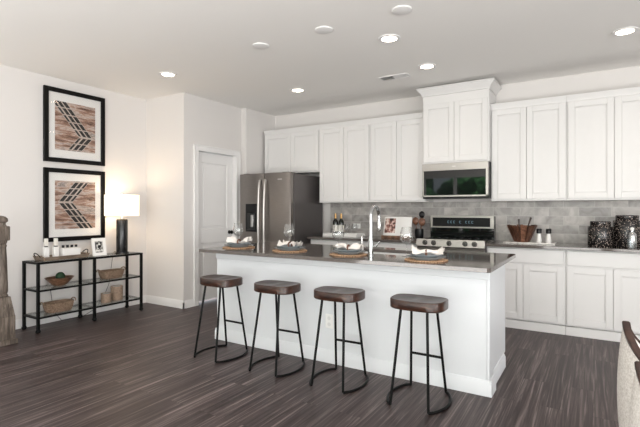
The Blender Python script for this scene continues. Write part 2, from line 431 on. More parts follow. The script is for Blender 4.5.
def crown(parent, x0, x1, yf, yb, z0, z1, out, left=False, right=False):
    mb = MB()
    prof = [(0, 0), (0.15, 0.06), (0.25, 0.35), (0.8, 0.75), (0.85, 0.86), (1, 0.9), (1, 1), (0, 1)]
    H = z1-z0
    rows = []
    for o_, h_ in prof:
        o2 = o_*out
        xl = x0-(o2 if left else 0); xr = x1+(o2 if right else 0)
        z = z0+h_*H
        rows.append([Vector((xl, yb, z)), Vector((xl, yf-o2, z)), Vector((xr, yf-o2, z)), Vector((xr, yb, z))])
    V = [[mb.bm.verts.new(p) for p in r] for r in rows[:-1]]
    for a, b in zip(V, V[1:]):
        for i in range(3): mb.bm.faces.new((a[i], a[i+1], b[i+1], b[i]))
        mb.bm.faces.new((a[3], a[0], b[0], b[3]))
    mb.bm.faces.new(V[-1]); mb.bm.faces.new(V[0][::-1])
    return mb.build('crown_moulding', M['cabinet'], parent)
def wall_cabinet(x0, x1, split, z0, ztop, yf, label, dz1=None, cr=(2.385, 2.448, 0.03), left=False, right=False, fill_l=0.0, crl=False, crr=False):
    root = empty('wall_cabinet', (0, 0, 0), label, 'cabinet', None)
    root.location = (x0, YB, z0)
    MB().box(x0, x1, yf+0.02, YB-0.002, z0, ztop).build('cabinet_box', M['cabinet'], None, 0.001, 1).parent = root
    dz1 = dz1 or cr[0]-0.01
    g = 0.004; e = 0.013
    xs = [x0+e+fill_l] + split + [x1-e]
    for a, b in zip(xs, xs[1:]):
        shaker(root, a+(g/2 if a != xs[0] else 0), b-(g/2 if b != xs[-1] else 0), z0+0.02, dz1, yf)
    crown(root, x0, x1, yf+0.018, YB-0.002, cr[0], cr[1], cr[2], crl, crr)
    for ch in root.children: ch.matrix_parent_inverse = Matrix.Translation(root.location).inverted()
    return root
YU = 5.284
wall_cabinet(-4.286, -3.302, [-3.785], 1.79, 2.40, YU, 'short white wall cabinet above the refrigerator')
wall_cabinet(-3.300, -2.515, [-2.905], 1.352, 2.40, YU, 'tall white two-door wall cabinet just right of the refrigerator')
wall_cabinet(-2.513, -1.767, [-2.137], 1.352, 2.40, YU, 'white two-door wall cabinet immediately left of the microwave')
wall_cabinet(-1.765, -1.003, [-1.387], 1.80, 2.64, YU-0.10, 'raised white wall cabinet with crown above the microwave', 2.51, (2.61, 2.705, 0.065), crl=True, crr=True)
wall_cabinet(-1.001, -0.250, [-0.632], 1.352, 2.40, YU, 'white two-door wall cabinet immediately right of the microwave')
wall_cabinet(-0.248, 0.570, [0.165], 1.352, 2.40, YU, 'wide white wall cabinet above the black canisters, at right edge')
CT = 0.889; CB = 0.860
def base_cabinet(x0, x1, split, label):
    root = empty('base_cabinet', (x0, YB, 0), label, 'cabinet')
    parts = [MB().box(x0, x1, 5.062, YB-0.002, 0.095, CB-0.001).build('cabinet_box', M['cabinet'], root),
             MB().box(x0, x1, 5.058, 5.09, 0.0, 0.088).build('plinth', M['cabinet'], root, 0.002, 1)]
    e = 0.014; g = 0.004
    parts.append(MB().box(x0+e, x1-e, 5.042, 5.062, 0.700, 0.845).build('drawer', M['cabinet'], root, 0.003, 1))
    xs = [x0+e]+split+[x1-e]
    for a, b in zip(xs, xs[1:]):
        parts.append(shaker(root, a+(g/2 if a != xs[0] else 0), b-(g/2 if b != xs[-1] else 0), 0.112, 0.683, 5.042))
    for ch in parts: ch.matrix_parent_inverse = Matrix.Translation(root.location).inverted()
base_cabinet(-3.290, -2.532, [-2.91], 'white base cabinet under the wine bottles, nearest the refrigerator')
base_cabinet(-2.530, -1.772, [-2.15], 'white base cabinet left of the range, under the open cookbook')
base_cabinet(-1.000, -0.250, [-0.635], 'white base cabinet right of the range, beyond the island corner')
base_cabinet(-0.248, 0.570, [0.150], 'white base cabinet below the black canisters, at right edge')
tag(MB().box(-3.295, -1.772, 4.985, YB-0.013, CB, CT).build('countertop', M['counter'], None, 0.003),
    'grey countertop along the back wall left of the range', 'countertop')
tag(MB().box(-0.998, 0.60, 4.985, YB-0.013, CB, CT).build('countertop', M['counter'], None, 0.003),
    'grey countertop along the back wall right of the range', 'countertop')
tag(MB().box(-3.300, 0.60, YB-0.012, YB-0.001, CT-0.03, 1.351).build('tile_backsplash', M['tile']),
    'grey stone brick-pattern tile backsplash behind the back counter', 'backsplash')

# outlet on the backsplash and on the island
def outlet(loc, rot, label, horiz=True, parent=None):
    w_, h_ = (0.115, 0.07) if horiz else (0.07, 0.115)
    r = empty('wall_outlet', loc, label, 'outlet', rz=rot)
    MB().box(-w_/2, w_/2, -0.006, 0, -h_/2, h_/2).build('cover_plate', M['white'], r, 0.003)
    for s in (-1, 1):
        c = (s*0.025, 0) if horiz else (0, s*0.025)
        mb = MB().lathe([(0, -0.0), (0.016, -0.0), (0.016, 0.0015), (0, 0.0015)], seg=20, mtx=Matrix.Translation((c[0], -0.006, c[1])) @ Matrix.Rotation(R(90), 4, 'X'))
        k_ = mb.build('socket', M['socket'], r)
outlet((-2.865, YB-0.012, 1.022), 0, 'white electrical outlet on the grey tile behind the wine bottles tray')
outlet((-1.85, 3.128, 0.34), 0, 'white electrical outlet low on the front of the island', False)

# ------------------------------------------------------------ refrigerator
fr = empty('refrigerator', (-3.84, 5.15, 0), 'dark stainless side-by-side refrigerator with ice dispenser', 'refrigerator')
def FP(o): 
    o.matrix_parent_inverse = Matrix.Translation(o.parent.location).inverted(); return o
FX0, FX1, FXS, FY = -4.285, -3.405, -3.847, 4.745
FP(MB().box(FX0+0.01, FX1, FY+0.085, 5.56, 0.05, 1.735).build('body', M['dark_steel_side'], fr, 0.006))
FP(MB().box(FX0+0.03, FX1-0.02, FY+0.10, 5.5, 0.0, 0.05).build('base_grille', M['black'], fr))
def fdoor(x0, x1):
    mb = MB(); n = 10; pts = []
    for i in range(n+1):
        t = i/n; pts.append((x0+(x1-x0)*t, FY-0.012*math.sin(math.pi*t)**0.6))
    pts += [(x1, FY+0.07), (x0, FY+0.07)]
    mb.prism(pts, 'z', 0.07, 1.752)
    return FP(mb.build('door', M['steel'], fr, 0.005, 2))
fdoor(FX0, FXS-0.003); fdoor(FXS+0.003, FX1)
def fhandle(x, parent):
    pts = []
    for i in range(21):
        t = i/20; z = 0.52+t*1.14
        pts.append((x, FY-0.03-0.038*math.sin(math.pi*t)**0.5, z))
    mb = MB().tube(pts, 0.016, 12)
    return FP(mb.build('handle', M['handle_steel'], parent))
fhandle(FXS-0.052, fr); fhandle(FXS+0.046, fr)
# dispenser on left door
dx0, dx1 = -4.165, -3.955
dsp = FP(MB().box(dx0, dx1, FY-0.018, FY-0.004, 1.205, 1.335).box(dx0, dx0+0.018, FY-0.018, FY-0.004, 0.965, 1.205).box(dx1-0.018, dx1, FY-0.018, FY-0.004, 0.965, 1.205)
         .box(dx0, dx1, FY-0.018, FY-0.004, 0.945, 0.975).build('ice_dispenser', M['black'], fr, 0.002, 1))
FP(MB().box(dx0+0.018, dx1-0.018, FY-0.014, FY-0.006, 0.97, 1.205).build('dispenser_recess', M['gloss_black'], dsp))
FP(MB().box(dx0+0.10, dx0+0.145, FY-0.03, FY-0.012, 1.01, 1.18).build('dispenser_paddle', M['nickel'], dsp, 0.004))
FP(MB().box(FX1-0.20, FX1-0.13, FY-0.0135, FY-0.0115, 1.655, 1.668).build('badge', M['steel_light'], fr))
for hx in (FX0+0.05, FX1-0.15): FP(MB().box(hx, hx+0.10, FY+0.02, FY+0.2, 1.735, 1.76).build('hinge_cover', M['dark_steel_side'], fr, 0.004))

# ------------------------------------------------------------ range
rg = empty('kitchen_range', (-1.385, 5.2, 0), 'stainless freestanding range with black glass backguard between the counters', 'range')
rx0, rx1 = -1.767, -1.003
FP(MB().box(rx0, rx1, 5.02, 5.58, 0.04, 0.885).build('body', M['dark_steel_side'], rg, 0.003))
FP(MB().box(rx0, rx1, 4.975, 5.58, 0.885, 0.905).build('cooktop', M['gloss_black'], rg, 0.004))
g = MB()
for cx_ in (rx0+0.2, rx1-0.2):
    for a in (-0.14, -0.047, 0.047, 0.14):
        g.box(cx_+a-0.006, cx_+a+0.006, 5.06, 5.42, 0.905, 0.914)
    for b in (5.07, 5.24, 5.41):
        g.box(cx_-0.15, cx_+0.15, b-0.006, b+0.006, 0.906, 0.915)
FP(g.build('burner_grate', M['black'], rg, 0.002, 1))
cp = FP(MB().prism([(4.965, 0.835), (4.975, 0.918), (5.03, 0.918), (5.03, 0.835)], 'x', rx0, rx1).build('control_panel', M['steel_mid'], rg, 0.003))
for kx in (-1.66, -1.56, -1.385, -1.21, -1.11):
    FP(MB().lathe([(0.027, 0), (0.029, 0.006), (0.023, 0.01), (0.021, 0.036), (0, 0.038)], mtx=Matrix.Translation((kx, 4.968, 0.878)) @ Matrix.Rotation(R(90), 4, 'X'), seg=18)
       .build('knob', M['knob'], cp))
od = FP(MB().box(rx0+0.004, rx1-0.004, 4.985, 5.018, 0.20, 0.825).build('oven_door', M['steel'], rg, 0.004))
FP(MB().box(rx0+0.09, rx1-0.09, 4.981, 4.986, 0.33, 0.68).build('oven_window', M['gloss_black'], od))
FP(MB().tube([(rx0+0.05, 4.94, 0.775), (rx1-0.05, 4.94, 0.775)], 0.012).tube([(rx0+0.09, 4.94, 0.775), (rx0+0.09, 4.985, 0.775)], 0.008)
   .tube([(rx1-0.09, 4.94, 0.775), (rx1-0.09, 4.985, 0.775)], 0.008).build('oven_handle', M['steel_light'], od))
FP(MB().box(rx0+0.004, rx1-0.004, 4.987, 5.018, 0.05, 0.19).build('storage_drawer', M['steel'], rg, 0.004))
FP(MB().box(rx0, rx1, 5.50, 5.59, 0.90, 1.175).build('backguard', M['gloss_black'], rg, 0.004))
bf = FP(MB().box(rx0+0.002, rx1-0.002, 5.49, 5.5, 1.155, 1.18).box(rx0+0.002, rx1-0.002, 5.49, 5.5, 1.03, 1.048)
        .box(rx0+0.002, rx0+0.03, 5.49, 5.5, 1.048, 1.155).box(rx1-0.045, rx1-0.002, 5.49, 5.5, 1.048, 1.155).build('backguard_frame', M['steel_mid'], rg, 0.002, 1))
mdisp = mat('display_digits', (0.1, 0.2, 0.25), 0.4, 0, Emission_Color=(0.45, 0.75, 0.9, 1), Emission_Strength=0.12)
dpl = FP(MB().box(rx0+0.03, rx1-0.045, 5.4965, 5.5, 1.048, 1.155).build('display', M['display'], rg))
for k in range(9):
    if k in (3, 5): continue
    x = -1.55+k*0.036
    FP(MB().box(x, x+0.020, 5.4955, 5.4966, 1.088, 1.092).box(x, x+0.004, 5.4955, 5.4966, 1.0915, 1.1125).box(x, x+0.020, 5.4955, 5.4966, 1.112, 1.116).build('display_digit', mdisp, dpl))

# ------------------------------------------------------------ microwave
mw = empty('microwave', (-1.384, 5.4, 1.385), 'stainless over-the-range microwave with black glass door', 'microwave')
MX0, MX1, MY = -1.763, -1.005, 5.165
FP(MB().box(MX0, MX1, MY+0.03, YB-0.013, 1.385, 1.797).build('body', M['black'], mw, 0.003))
FP(MB().box(MX0, MX1, MY, MY+0.03, 1.712, 1.797).build('vent_panel', M['steel_mid'], mw, 0.003))
FP(MB().box(MX0, MX0+0.022, MY, MY+0.03, 1.405, 1.712).box(MX1-0.028, MX1, MY, MY+0.03, 1.405, 1.712).box(MX0, MX1, MY, MY+0.03, 1.405, 1.424).build('door_frame', M['steel_mid'], mw, 0.002, 1))
FP(MB().box(MX0+0.022, MX1-0.028, MY+0.004, MY+0.03, 1.424, 1.712).build('door_glass', M['gloss_black'], mw))
FP(MB().box(-1.405, -1.365, MY-0.001, MY, 1.752, 1.762).build('badge', M['steel_light'], mw))

# ------------------------------------------------------------ island
isl = empty('kitchen_island', (-1.85, 3.5, 0), 'long white kitchen island with panelled seating side', 'kitchen island')
IX0, IX1, IY0, IY1 = -3.12, -0.60, 3.13, 3.86
FP(MB().box(IX0, IX1-0.02, IY0, IY1, 0.10, CB).box(IX0, IX1-0.02, IY0, IY1-0.07, 0.0, 0.10).build('cabinet_box', M['island'], isl))
FP(MB().box(IX1-0.0195, IX1, IY0, IY0+0.13, 0.0, CB-0.001).build('corner_post', M['island'], isl, 0.003, 1))
# apron board under the counter on the seating side
FP(MB().box(IX0-0.0, IX1+0.006, IY0-0.020, IY0, CB-0.075, CB-0.001).build('apron', M['island'], isl, 0.003, 1))
bb = MB()
def bbprof(f, s, h=0.105): return [(f, 0), (f+s*0.016, 0), (f+s*0.016, h-0.025), (f+s*0.007, h-0.005), (f+s*0.006, h), (f, h)]
bb.prism(bbprof(IY0-0.001, -1), 'x', IX0-0.016, IX1+0.016)
bb.prism(bbprof(IX1, 1), 'y', IY0-0.016, IY0+0.14)
bb.prism(bbprof(IX1-0.02, 1), 'y', IY0+0.14, IY1-0.075)
bb.prism(bbprof(IX0, -1), 'y', IY0-0.016, IY1-0.075)
FP(bb.build('baseboard', M['island'], isl))
for x0 in [IX0+0.01+k*0.62 for k in range(4)]:
    mb = MB(); mb.box(x0, x0+0.605, IY1, IY1+0.02, 0.12, 0.84)
    FP(mb.build('door', M['island'], isl, 0.002, 1))
SX0, SX1, SY0, SY1 = -1.86, -1.16, 3.36, 3.78
cx0, cx1, cy0, cy1 = -3.145, -0.552, 2.90, 3.97
def island_top():
    bm = bmesh.new(); r = 0.03
    outer = []
    for cx_, cy_, a0 in ((cx1-r, cy1-r, 0), (cx0+r, cy1-r, 90), (cx0+r, cy0+r, 180), (cx1-r, cy0+r, 270)):
        for k in range(6):
            a = R(a0+18*k); outer.append((cx_+r*math.cos(a), cy_+r*math.sin(a)))
    inner = [(SX0, SY0), (SX1, SY0), (SX1, SY1), (SX0, SY1)]
    def loop(pts): 
        vs_ = [bm.verts.new((p[0], p[1], CT)) for p in pts]
        return [bm.edges.new((vs_[i], vs_[(i+1) % len(vs_)])) for i in range(len(vs_))]
    e = loop(outer)+loop(inner)
    bmesh.ops.triangle_fill(bm, use_beauty=True, edges=e)
    r_ = bmesh.ops.extrude_face_region(bm, geom=list(bm.faces))
    for v in [x for x in r_['geom'] if isinstance(x, bmesh.types.BMVert)]: v.co.z = CB
    mb = MB(); mb.bm.free(); mb.bm = bm
    return mb.build('island_countertop', M['counter'], None, 0.0035, 2)
tag(island_top(), 'polished grey-brown stone top on the white island', 'countertop')
sk = MB(); t = 0.004
sk.box(SX0-0.012, SX1+0.012, SY0-0.012, SY0, 0.69, CB-0.001).box(SX0-0.012, SX1+0.012, SY1, SY1+0.012, 0.69, CB-0.001)
sk.box(SX0-0.012, SX0, SY0, SY1, 0.69, CB-0.001).box(SX1, SX1+0.012, SY0, SY1, 0.69, CB-0.001).box(SX0-0.012, SX1+0.012, SY0-0.012, SY1+0.012, 0.68, 0.69)
sk.lathe([(0.04, 0), (0.04, 0.002), (0, 0.003)], (-1.5, 3.57, 0.69))
tag(sk.build('sink', M['steel_light']), 'stainless undermount sink behind the faucet in the island', 'sink')

# faucet
fc = empty('faucet', (-1.512, 3.20, CT), 'tall chrome gooseneck faucet rising from the island', 'faucet')
MB().lathe([(0.028, 0), (0.028, 0.006), (0.021, 0.012), (0.0215, 0.10), (0.020, 0.11), (0.0165, 0.16), (0.0145, 0.30)], seg=24).build('faucet_body', M['chrome'], fc)
pts = [(0, 0, 0.295)]
for k in range(17):
    a = math.pi*k/16*1.02; pts.append((0, 0.08-0.08*math.cos(a), 0.31+0.08*math.sin(a)))
pts.append((0, 0.162, 0.27))
MB().tube(pts, 0.0145, 16).build('spout', M['chrome'], fc)
MB().lathe([(0.013, 0), (0.017, 0.01), (0.017, 0.075), (0.012, 0.085)], (0, 0.163, 0.190), seg=20).build('spray_head', M['nickel'], fc)
MB().tube([(0, 0, 0.075), (0.045, 0, 0.078), (0.075, 0, 0.115)], [0.012, 0.008, 0.006], 12).build('lever', M['chrome'], fc)
sd = empty('soap_dispenser', (-1.635, 3.29, CT), 'small pump soap dispenser standing left of the chrome faucet', 'soap dispenser')
MB().lathe([(0.02, 0), (0.02, 0.006), (0.013, 0.012), (0.013, 0.07)], seg=20).build('dispenser_base', M['ceramic'], sd)
MB().tube([(0, 0, 0.07), (0, 0, 0.145), (0, 0.02, 0.152), (0, 0.06, 0.148)], 0.0075, 12).build('pump', M['nickel'], sd)

# ------------------------------------------------------------ bar stools
def make_stool():
    root = empty('bar_stool', (0, 0, 0), 'x', 'bar stool', 'saddle-seat bar stools along the island')
    hw, hd, n, m_ = 0.182, 0.130, 48, 10
    bm = bmesh.new()
    def top(x, y):
        u = x/hw; v = y/hd
        z = 0.672 - 0.019*(1-min(1, u*u)**1.0)*(1-0.75*v*v)
        z += 0.010*math.exp(-(u/0.22)**2)*(1-v*v)*(0.8-0.3*v)
        return z
    rings = []
    def sup(a, k):
        e = 2/3.4
        c, s_ = math.cos(a), math.sin(a)
        return (k*hw*math.copysign(abs(c)**e, c), k*hd*math.copysign(abs(s_)**e, s_))
    ctr = bm.verts.new((0, 0, top(0, 0)))
    for j in range(1, m_+1):
        k = j/m_*0.975; ring = []
        for i in range(n):
            x, y = sup(2*math.pi*i/n, k); ring.append(bm.verts.new((x, y, top(x, y))))
        rings.append(ring)
    for k, dz in ((1.0, -0.006), (1.0, None), (0.96, 'b')):
        ring = []
        for i in range(n):
            x, y = sup(2*math.pi*i/n, k)
            z = top(x, y)+dz if isinstance(dz, float) else (0.613 if dz is None else 0.606)
            ring.append(bm.verts.new((x, y, z)))
        rings.append(ring)
    for i in range(n): bm.faces.new((ctr, rings[0][i], rings[0][(i+1) % n]))
    for a, b in zip(rings, rings[1:]):
        for i in range(n): bm.faces.new((a[i], b[i], b[(i+1) % n], a[(i+1) % n]))
    bm.faces.new(rings[-1])
    mb = MB(); mb.bm.free(); mb.bm = bm
    mb.build('seat', M['seat_wood'], root, smooth=True)
    r = 0.0092
    fx, fy, tx, ty = 0.125, 0.188, 0.088, 0.098
    for sx_ in (-1, 1):
        for sy_ in (-1, 1):
            MB().tube([(sx_*fx, sy_*fy, 0.009), (sx_*tx, sy_*ty, 0.608)], r, 10).build('leg', M['black_metal'], root)
        pts = []
        for i in range(17):
            t = i/16; y = -fy+2*fy*t; pts.append((sx_*(fx+0.072*math.sin(math.pi*t)**0.62), y, 0.009))
        MB().tube(pts, r, 10).build('floor_runner', M['black_metal'], root)
    f = 0.25/0.604; yy = fy+(ty-fy)*f; xx = fx+(tx-fx)*f
    MB().tube([(-xx, yy, 0.25), (xx, yy, 0.25)], r, 10).build('footrest', M['black_metal'], root)
    return root
proto = make_stool()
stools = [(-2.752, 2.81, -1, 'reddish brown wooden saddle-seat bar stool at the far left of the island'),
          (-2.152, 2.82, 1, 'brown wooden saddle-seat bar stool, second from the left along the island'),
          (-1.590, 2.83, 2, 'dark brown saddle-seat bar stool, third from the left, in front of the island outlet'),
          (-0.990, 2.84, 0, 'dark wooden saddle-seat bar stool nearest the camera, at the right end of the island')]
for i, (x, y, a, lab) in enumerate(stools):
    o = proto if i == 0 else dup(proto)
    o.location = (x, y, 0); o.rotation_euler.z = R(a); o['label'] = lab

# ------------------------------------------------------------ place settings
def napkin_mesh(seed):
    r = random.Random(seed); bm = bmesh.new()
    nu, nv = 36, 14; G = []
    ph = [r.uniform(0, 6.28) for _ in range(4)]
    for i in range(nu+1):
        u = -1+2*i/nu; row = []
        wd = 0.016+0.046*abs(u)**0.8
        for j in range(nv+1):
            v = -1+2*j/nv
            x = u*0.108+0.008*math.sin(v*3+ph[0])*abs(u)
            y = v*wd+0.012*math.sin(u*4+ph[1])
            z = 0.018+0.016*math.cos(v*1.5)+0.016*(0.25+abs(u))*math.sin(v*8+u*3+ph[2])+0.014*math.sin(abs(u)*5+ph[3])*(1-abs(v)*0.5)
            z += 0.02*abs(u)
            row.append(bm.verts.new((x, y, max(z, 0.004))))
        G.append(row)
    for i in range(nu):
        for j in range(nv): bm.faces.new((G[i][j], G[i+1][j], G[i+1][j+1], G[i][j+1]))
    mb = MB(); mb.bm.free(); mb.bm = bm; return mb
places = ['at the far left of the island', 'second from the left on the island', 'just left of the chrome faucet', 'at the right end of the island']
pos = [(-2.905, 3.20), (-2.295, 3.19), (-1.697, 3.17), (-1.035, 3.12)]
mats0 = plate0 = glass0 = None
plate_prof = [(0.0, 0.0), (0.085, 0.0), (0.09, 0.004), (0.135, 0.017), (0.141, 0.023), (0.137, 0.024), (0.09, 0.012), (0.085, 0.009), (0, 0.008)]
gp = [(0.0, 0.0), (0.036, 0.0), (0.036, 0.002), (0.010, 0.005), (0.004, 0.012), (0.0036, 0.085), (0.006, 0.095), (0.030, 0.108), (0.048, 0.127), (0.053, 0.148), (0.049, 0.185), (0.038, 0.230),
      (0.0360, 0.230), (0.0470, 0.185), (0.0510, 0.148), (0.0460, 0.130), (0.028, 0.111), (0.0, 0.103)]
gpos = [(-3.06, 3.36), (-2.455, 3.40), (-1.90, 3.36), (-1.255, 3.31)]
for i, (x, y) in enumerate(pos):
    if i == 0:
        mb = MB(); mb.lathe([(0.0, 0.0), (0.146, 0.0), (0.153, 0.003), (0.155, 0.007), (0.146, 0.009), (0.0, 0.008)], seg=48)
        mats0 = o = mb.build('placemat', M['rattan'])
        tag(o, None, 'placemat', 'round placemats on the island')
        plate0 = p = empty('plate_stack', (0, 0, 0), 'x', 'plates', 'stacked plates on the island')
        MB().lathe(plate_prof, seg=48).build('dinner_plate', M['plate'], p)
        MB().lathe([(r*0.80, z*1.1) for r, z in plate_prof], (0, 0, 0.0125), seg=40).build('salad_plate', M['plate'], p)
        glass0 = g_ = MB().lathe(gp, seg=28, cap=False).build('wine_glass', M['glass'])
        tag(g_, None, 'wine glass', 'wine glasses on the island')
    else: o, p, g_ = mats0.copy(), dup(plate0), glass0.copy(); sc.collection.objects.link(o); sc.collection.objects.link(g_)
    o.location = (x, y, CT); o['label'] = 'round woven rattan placemat under the plates ' + places[i]
    p.location = (x, y, CT+0.0085); p['label'] = 'stacked blue-grey plates holding a napkin ' + places[i]
    g_.location = (*gpos[i], CT); g_['label'] = 'clear stemmed wine glass behind the place setting ' + places[i]
    n_ = empty('napkin', (x+0.01, y, CT+0.0085+0.0125+0.0095), 'ringed cream cloth napkin on the plates ' + places[i], 'napkin', 'ringed napkins on the island', R([10, -6, 4, 12][i]))
    napkin_mesh(i+3).build('cloth', M['linen'], n_, smooth=True)
    rg_ = [(-0.008, 0.024*math.cos(a), 0.026+0.022*math.sin(a)) for a in [2*math.pi*k/24 for k in range(24)]]
    MB().tube(rg_, 0.0075, 10, True).build('napkin_ring', M['spoon_wood'], n_)

# ------------------------------------------------------------ back counter, left part
tr = MB(); a0, a1, b0, b1 = -3.19, -2.66, 5.20, 5.44
tr.box(a0, a1, b0, b1, CT, CT+0.008)
for q in ((a0, a1, b0, b0+0.012), (a0, a1, b1-0.012, b1), (a0, a0+0.012, b0, b1), (a1-0.012, a1, b0, b1)):
    tr.box(*q, CT+0.008, CT+0.042)
tag(tr.build('serving_tray', M['ceramic'], None, 0.003), 'white rectangular serving tray under the two wine bottles', 'tray')
for k, (x, lab) in enumerate(((-3.055, 'dark wine bottle with gold neck and cream label, left one'), (-2.965, 'dark wine bottle with gold neck and cream label, right one'))):
    b_ = empty('wine_bottle', (x, 5.33, CT+0.0085), lab + ' on the white tray', 'wine bottle', 'wine bottles on the white tray')
    MB().lathe([(0.0, 0), (0.036, 0), (0.038, 0.004), (0.038, 0.175), (0.034, 0.198), (0.018, 0.222), (0.0145, 0.235), (0.0145, 0.30), (0, 0.302)], seg=24).build('bottle', M['wine'], b_)
    MB().lathe([(0.0388, 0.055), (0.0388, 0.145)], seg=24, cap=False).build('label', M['label'], b_)
    MB().lathe([(0.0152, 0.235), (0.0155, 0.302), (0, 0.304)], seg=20, cap=False).build('foil', M['gold'], b_)
for x, lab in ((-2.86, 'left'), (-2.75, 'right')):
    g_ = glass0.copy(); sc.collection.objects.link(g_); g_.location = (x, 5.31, CT+0.0085); g_['group'] = 'glasses on the white tray'
    g_['label'] = f'small stemmed glass on the white tray, the {lab} of two beside the wine bottles'; g_.scale = (0.8, 0.8, 0.72)
# cookbook on its stand
cb = empty('book_stand', (-2.15, 5.34, CT), 'low wooden stand holding the open cookbook on the back counter', 'book stand')
MB().box(-0.19, 0.19, -0.075, 0.11, 0, 0.012).box(-0.19, 0.19, -0.075, -0.065, 0.012, 0.035).box(-0.12, 0.12, 0.088, 0.10, 0.012, 0.2).build('stand', M['bowl_wood'], cb, 0.002, 1)
bk = empty('cookbook', (-2.15, 5.315, CT+0.0125), 'open cookbook with a food photograph on its left page', 'book')
ROT = Matrix.Rotation(R(-14), 4, 'X')
def page(sgn):
    mb = MB(); n = 8; A = []
    for i in range(n+1):
        t = i/n; A.append((sgn*0.185*t, -0.022+0.018*t-0.014*math.sin(math.pi*t)))
    pts = A+[(p[0], p[1]+0.012) for p in A[::-1]]
    mb.prism(pts, 'z', 0, 0.262)
    for v in mb.bm.verts: v.co = ROT @ v.co
    return mb.build('page_block', M['paper'], bk)
page(-1); page(1)
mphoto = mat('food_photo', (0.3, 0.15, 0.12), 0.4)
nn = noise(mphoto, coords(mphoto), 22, 4)
ln(mphoto, ramp(mphoto, nn, [(0.38, (0.03, 0.015, 0.012)), (0.5, (0.35, 0.16, 0.13)), (0.62, (0.75, 0.62, 0.56))]), bsdf(mphoto).inputs['Base Color'])
mb = MB()
for k in range(6): mb.box(-0.168+0.025*k, -0.168+0.025*(k+1), -0.0305, -0.030, 0.05, 0.24)
bmesh.ops.remove_doubles(mb.bm, verts=mb.bm.verts, dist=0.0001)
for v in mb.bm.verts:
    t = abs(v.co.x)/0.185; v.co.y = (-0.0225 if v.co.y < -0.03025 else -0.0215)+0.018*t-0.014*math.sin(math.pi*t)-0.002; v.co = ROT @ v.co
mb.build('page_photo', mphoto, bk)
# utensil crock
uc = empty('utensil_crock', (-1.885, 5.42, CT), 'black utensil crock left of the range backguard', 'crock')
MB().lathe([(0, 0), (0.045, 0), (0.052, 0.02), (0.054, 0.09), (0.05, 0.125), (0.046, 0.125), (0.048, 0.09), (0.046, 0.02), (0, 0.012)], seg=28).build('crock', M['black'], uc)
def spoon(x, y, dx, dy, L, m, rw, lab, nm='wooden_spoon'):
    r_ = empty(nm, (x, y, CT+0.0125), lab, 'utensil', 'utensils in the black crock')
    MB().tube([(0, 0, 0), (dx*0.7, dy*0.7, L*0.7)], 0.006, 8).build('handle', m, r_)
    mtx = Matrix.Translation((dx*0.86, dy*0.86, L*0.85)) @ Matrix.Diagonal((1, 0.35, 1.25, 1))
    mb = MB(); mb.lathe([(0, -rw), (rw*0.6, -rw*0.8), (rw*0.95, -rw*0.3), (rw, 0.1*rw), (rw*0.8, rw*0.62), (0.0, rw)], mtx=mtx, seg=20)
    mb.build('bowl', m, r_)
spoon(-1.905, 5.42, -0.035, 0.0, 0.245, M['spoon_wood'], 0.042, 'brown wooden spoon leaning left in the black crock')
spoon(-1.872, 5.41, 0.032, -0.01, 0.235, M['spoon_wood'], 0.044, 'reddish wooden spoon leaning right in the black crock')
spoon(-1.882, 5.435, 0.022, 0.02, 0.34, M['black'], 0.038, 'black spatula-like spoon, tallest in the crock', 'black_spoon')

# ------------------------------------------------------------ back counter, right part
tag(MB().box(-0.86, -0.35, 5.20, 5.46, CT, CT+0.012).build('marble_board', M['marble'], None, 0.004), 'white marble board under the wooden salad bowl and shakers', 'board')
BX, BY = -0.685, 5.335
sb = empty('salad_bowl', (BX, BY, CT+0.0125), 'dark flared wooden stave salad bowl on the marble board', 'bowl')
n = 12; H_ = 0.185
for k in range(n):
    bw = MB(); gap = 0.07
    a0_, a1_ = 2*math.pi*(k+gap)/n, 2*math.pi*(k+1-gap)/n
    hh = H_*(1.0 if k % 2 else 0.95)
    def P(a, r, z): return bw.bm.verts.new((r*math.cos(a), r*math.sin(a), z))
    lv = [[P(a0_, ro, z), P(a1_, ro, z), P(a1_, ro-0.010, z), P(a0_, ro-0.010, z)] for ro, z in ((0.080, 0.0), (0.118, hh*0.5), (0.157, hh))]
    for A, B in zip(lv, lv[1:]):
        for i in range(4): bw.bm.faces.new((A[i], A[(i+1) % 4], B[(i+1) % 4], B[i]))
    bw.bm.faces.new(lv[0][::-1]); bw.bm.faces.new(lv[-1])
    bw.build('stave', M['bucket_wood'] if k % 3 else M['spoon_wood'], sb)
MB().lathe([(0, 0.0), (0.070, 0.0), (0.104, H_*0.45), (0.136, H_*0.86), (0.132, H_*0.86), (0.098, H_*0.45), (0.066, 0.01), (0, 0.01)], seg=36).build('inner_bowl', M['chair_wood'], sb)
for k, (x, dx, dy, L, lab) in enumerate(((-0.02, -0.015, 0.03, 0.235, 'short dark wooden salad server upright in the wooden bowl'), (0.015, 0.075, 0.02, 0.255, 'longer dark wooden salad server leaning right in the wooden bowl'))):
    s_ = MB(); s_.tube([(0, 0, 0), (dx*0.7, dy*0.7, L*0.7), (dx, dy, L)], [0.006, 0.007, 0.012], 8)
    tag(s_.build('salad_server', M['chair_wood'], None, loc=(BX+x, BY, CT+0.025)), lab, 'utensil', 'salad servers in the wooden bowl')
for x, lab in ((-0.510, 'left'), (-0.418, 'right')):
    s_ = empty('shaker', (x, 5.30, CT+0.0125), f'small white shaker with a black cap, the {lab} one beside the salad bowl', 'shaker', 'black-capped shakers')
    MB().lathe([(0, 0), (0.024, 0), (0.026, 0.004), (0.022, 0.06), (0.017, 0.098)], seg=20).build('shaker_body', M['ceramic'], s_)
    MB().lathe([(0.018, 0.096), (0.026, 0.10), (0.027, 0.14), (0.022, 0.148), (0, 0.150)], seg=20).build('cap', M['black'], s_)
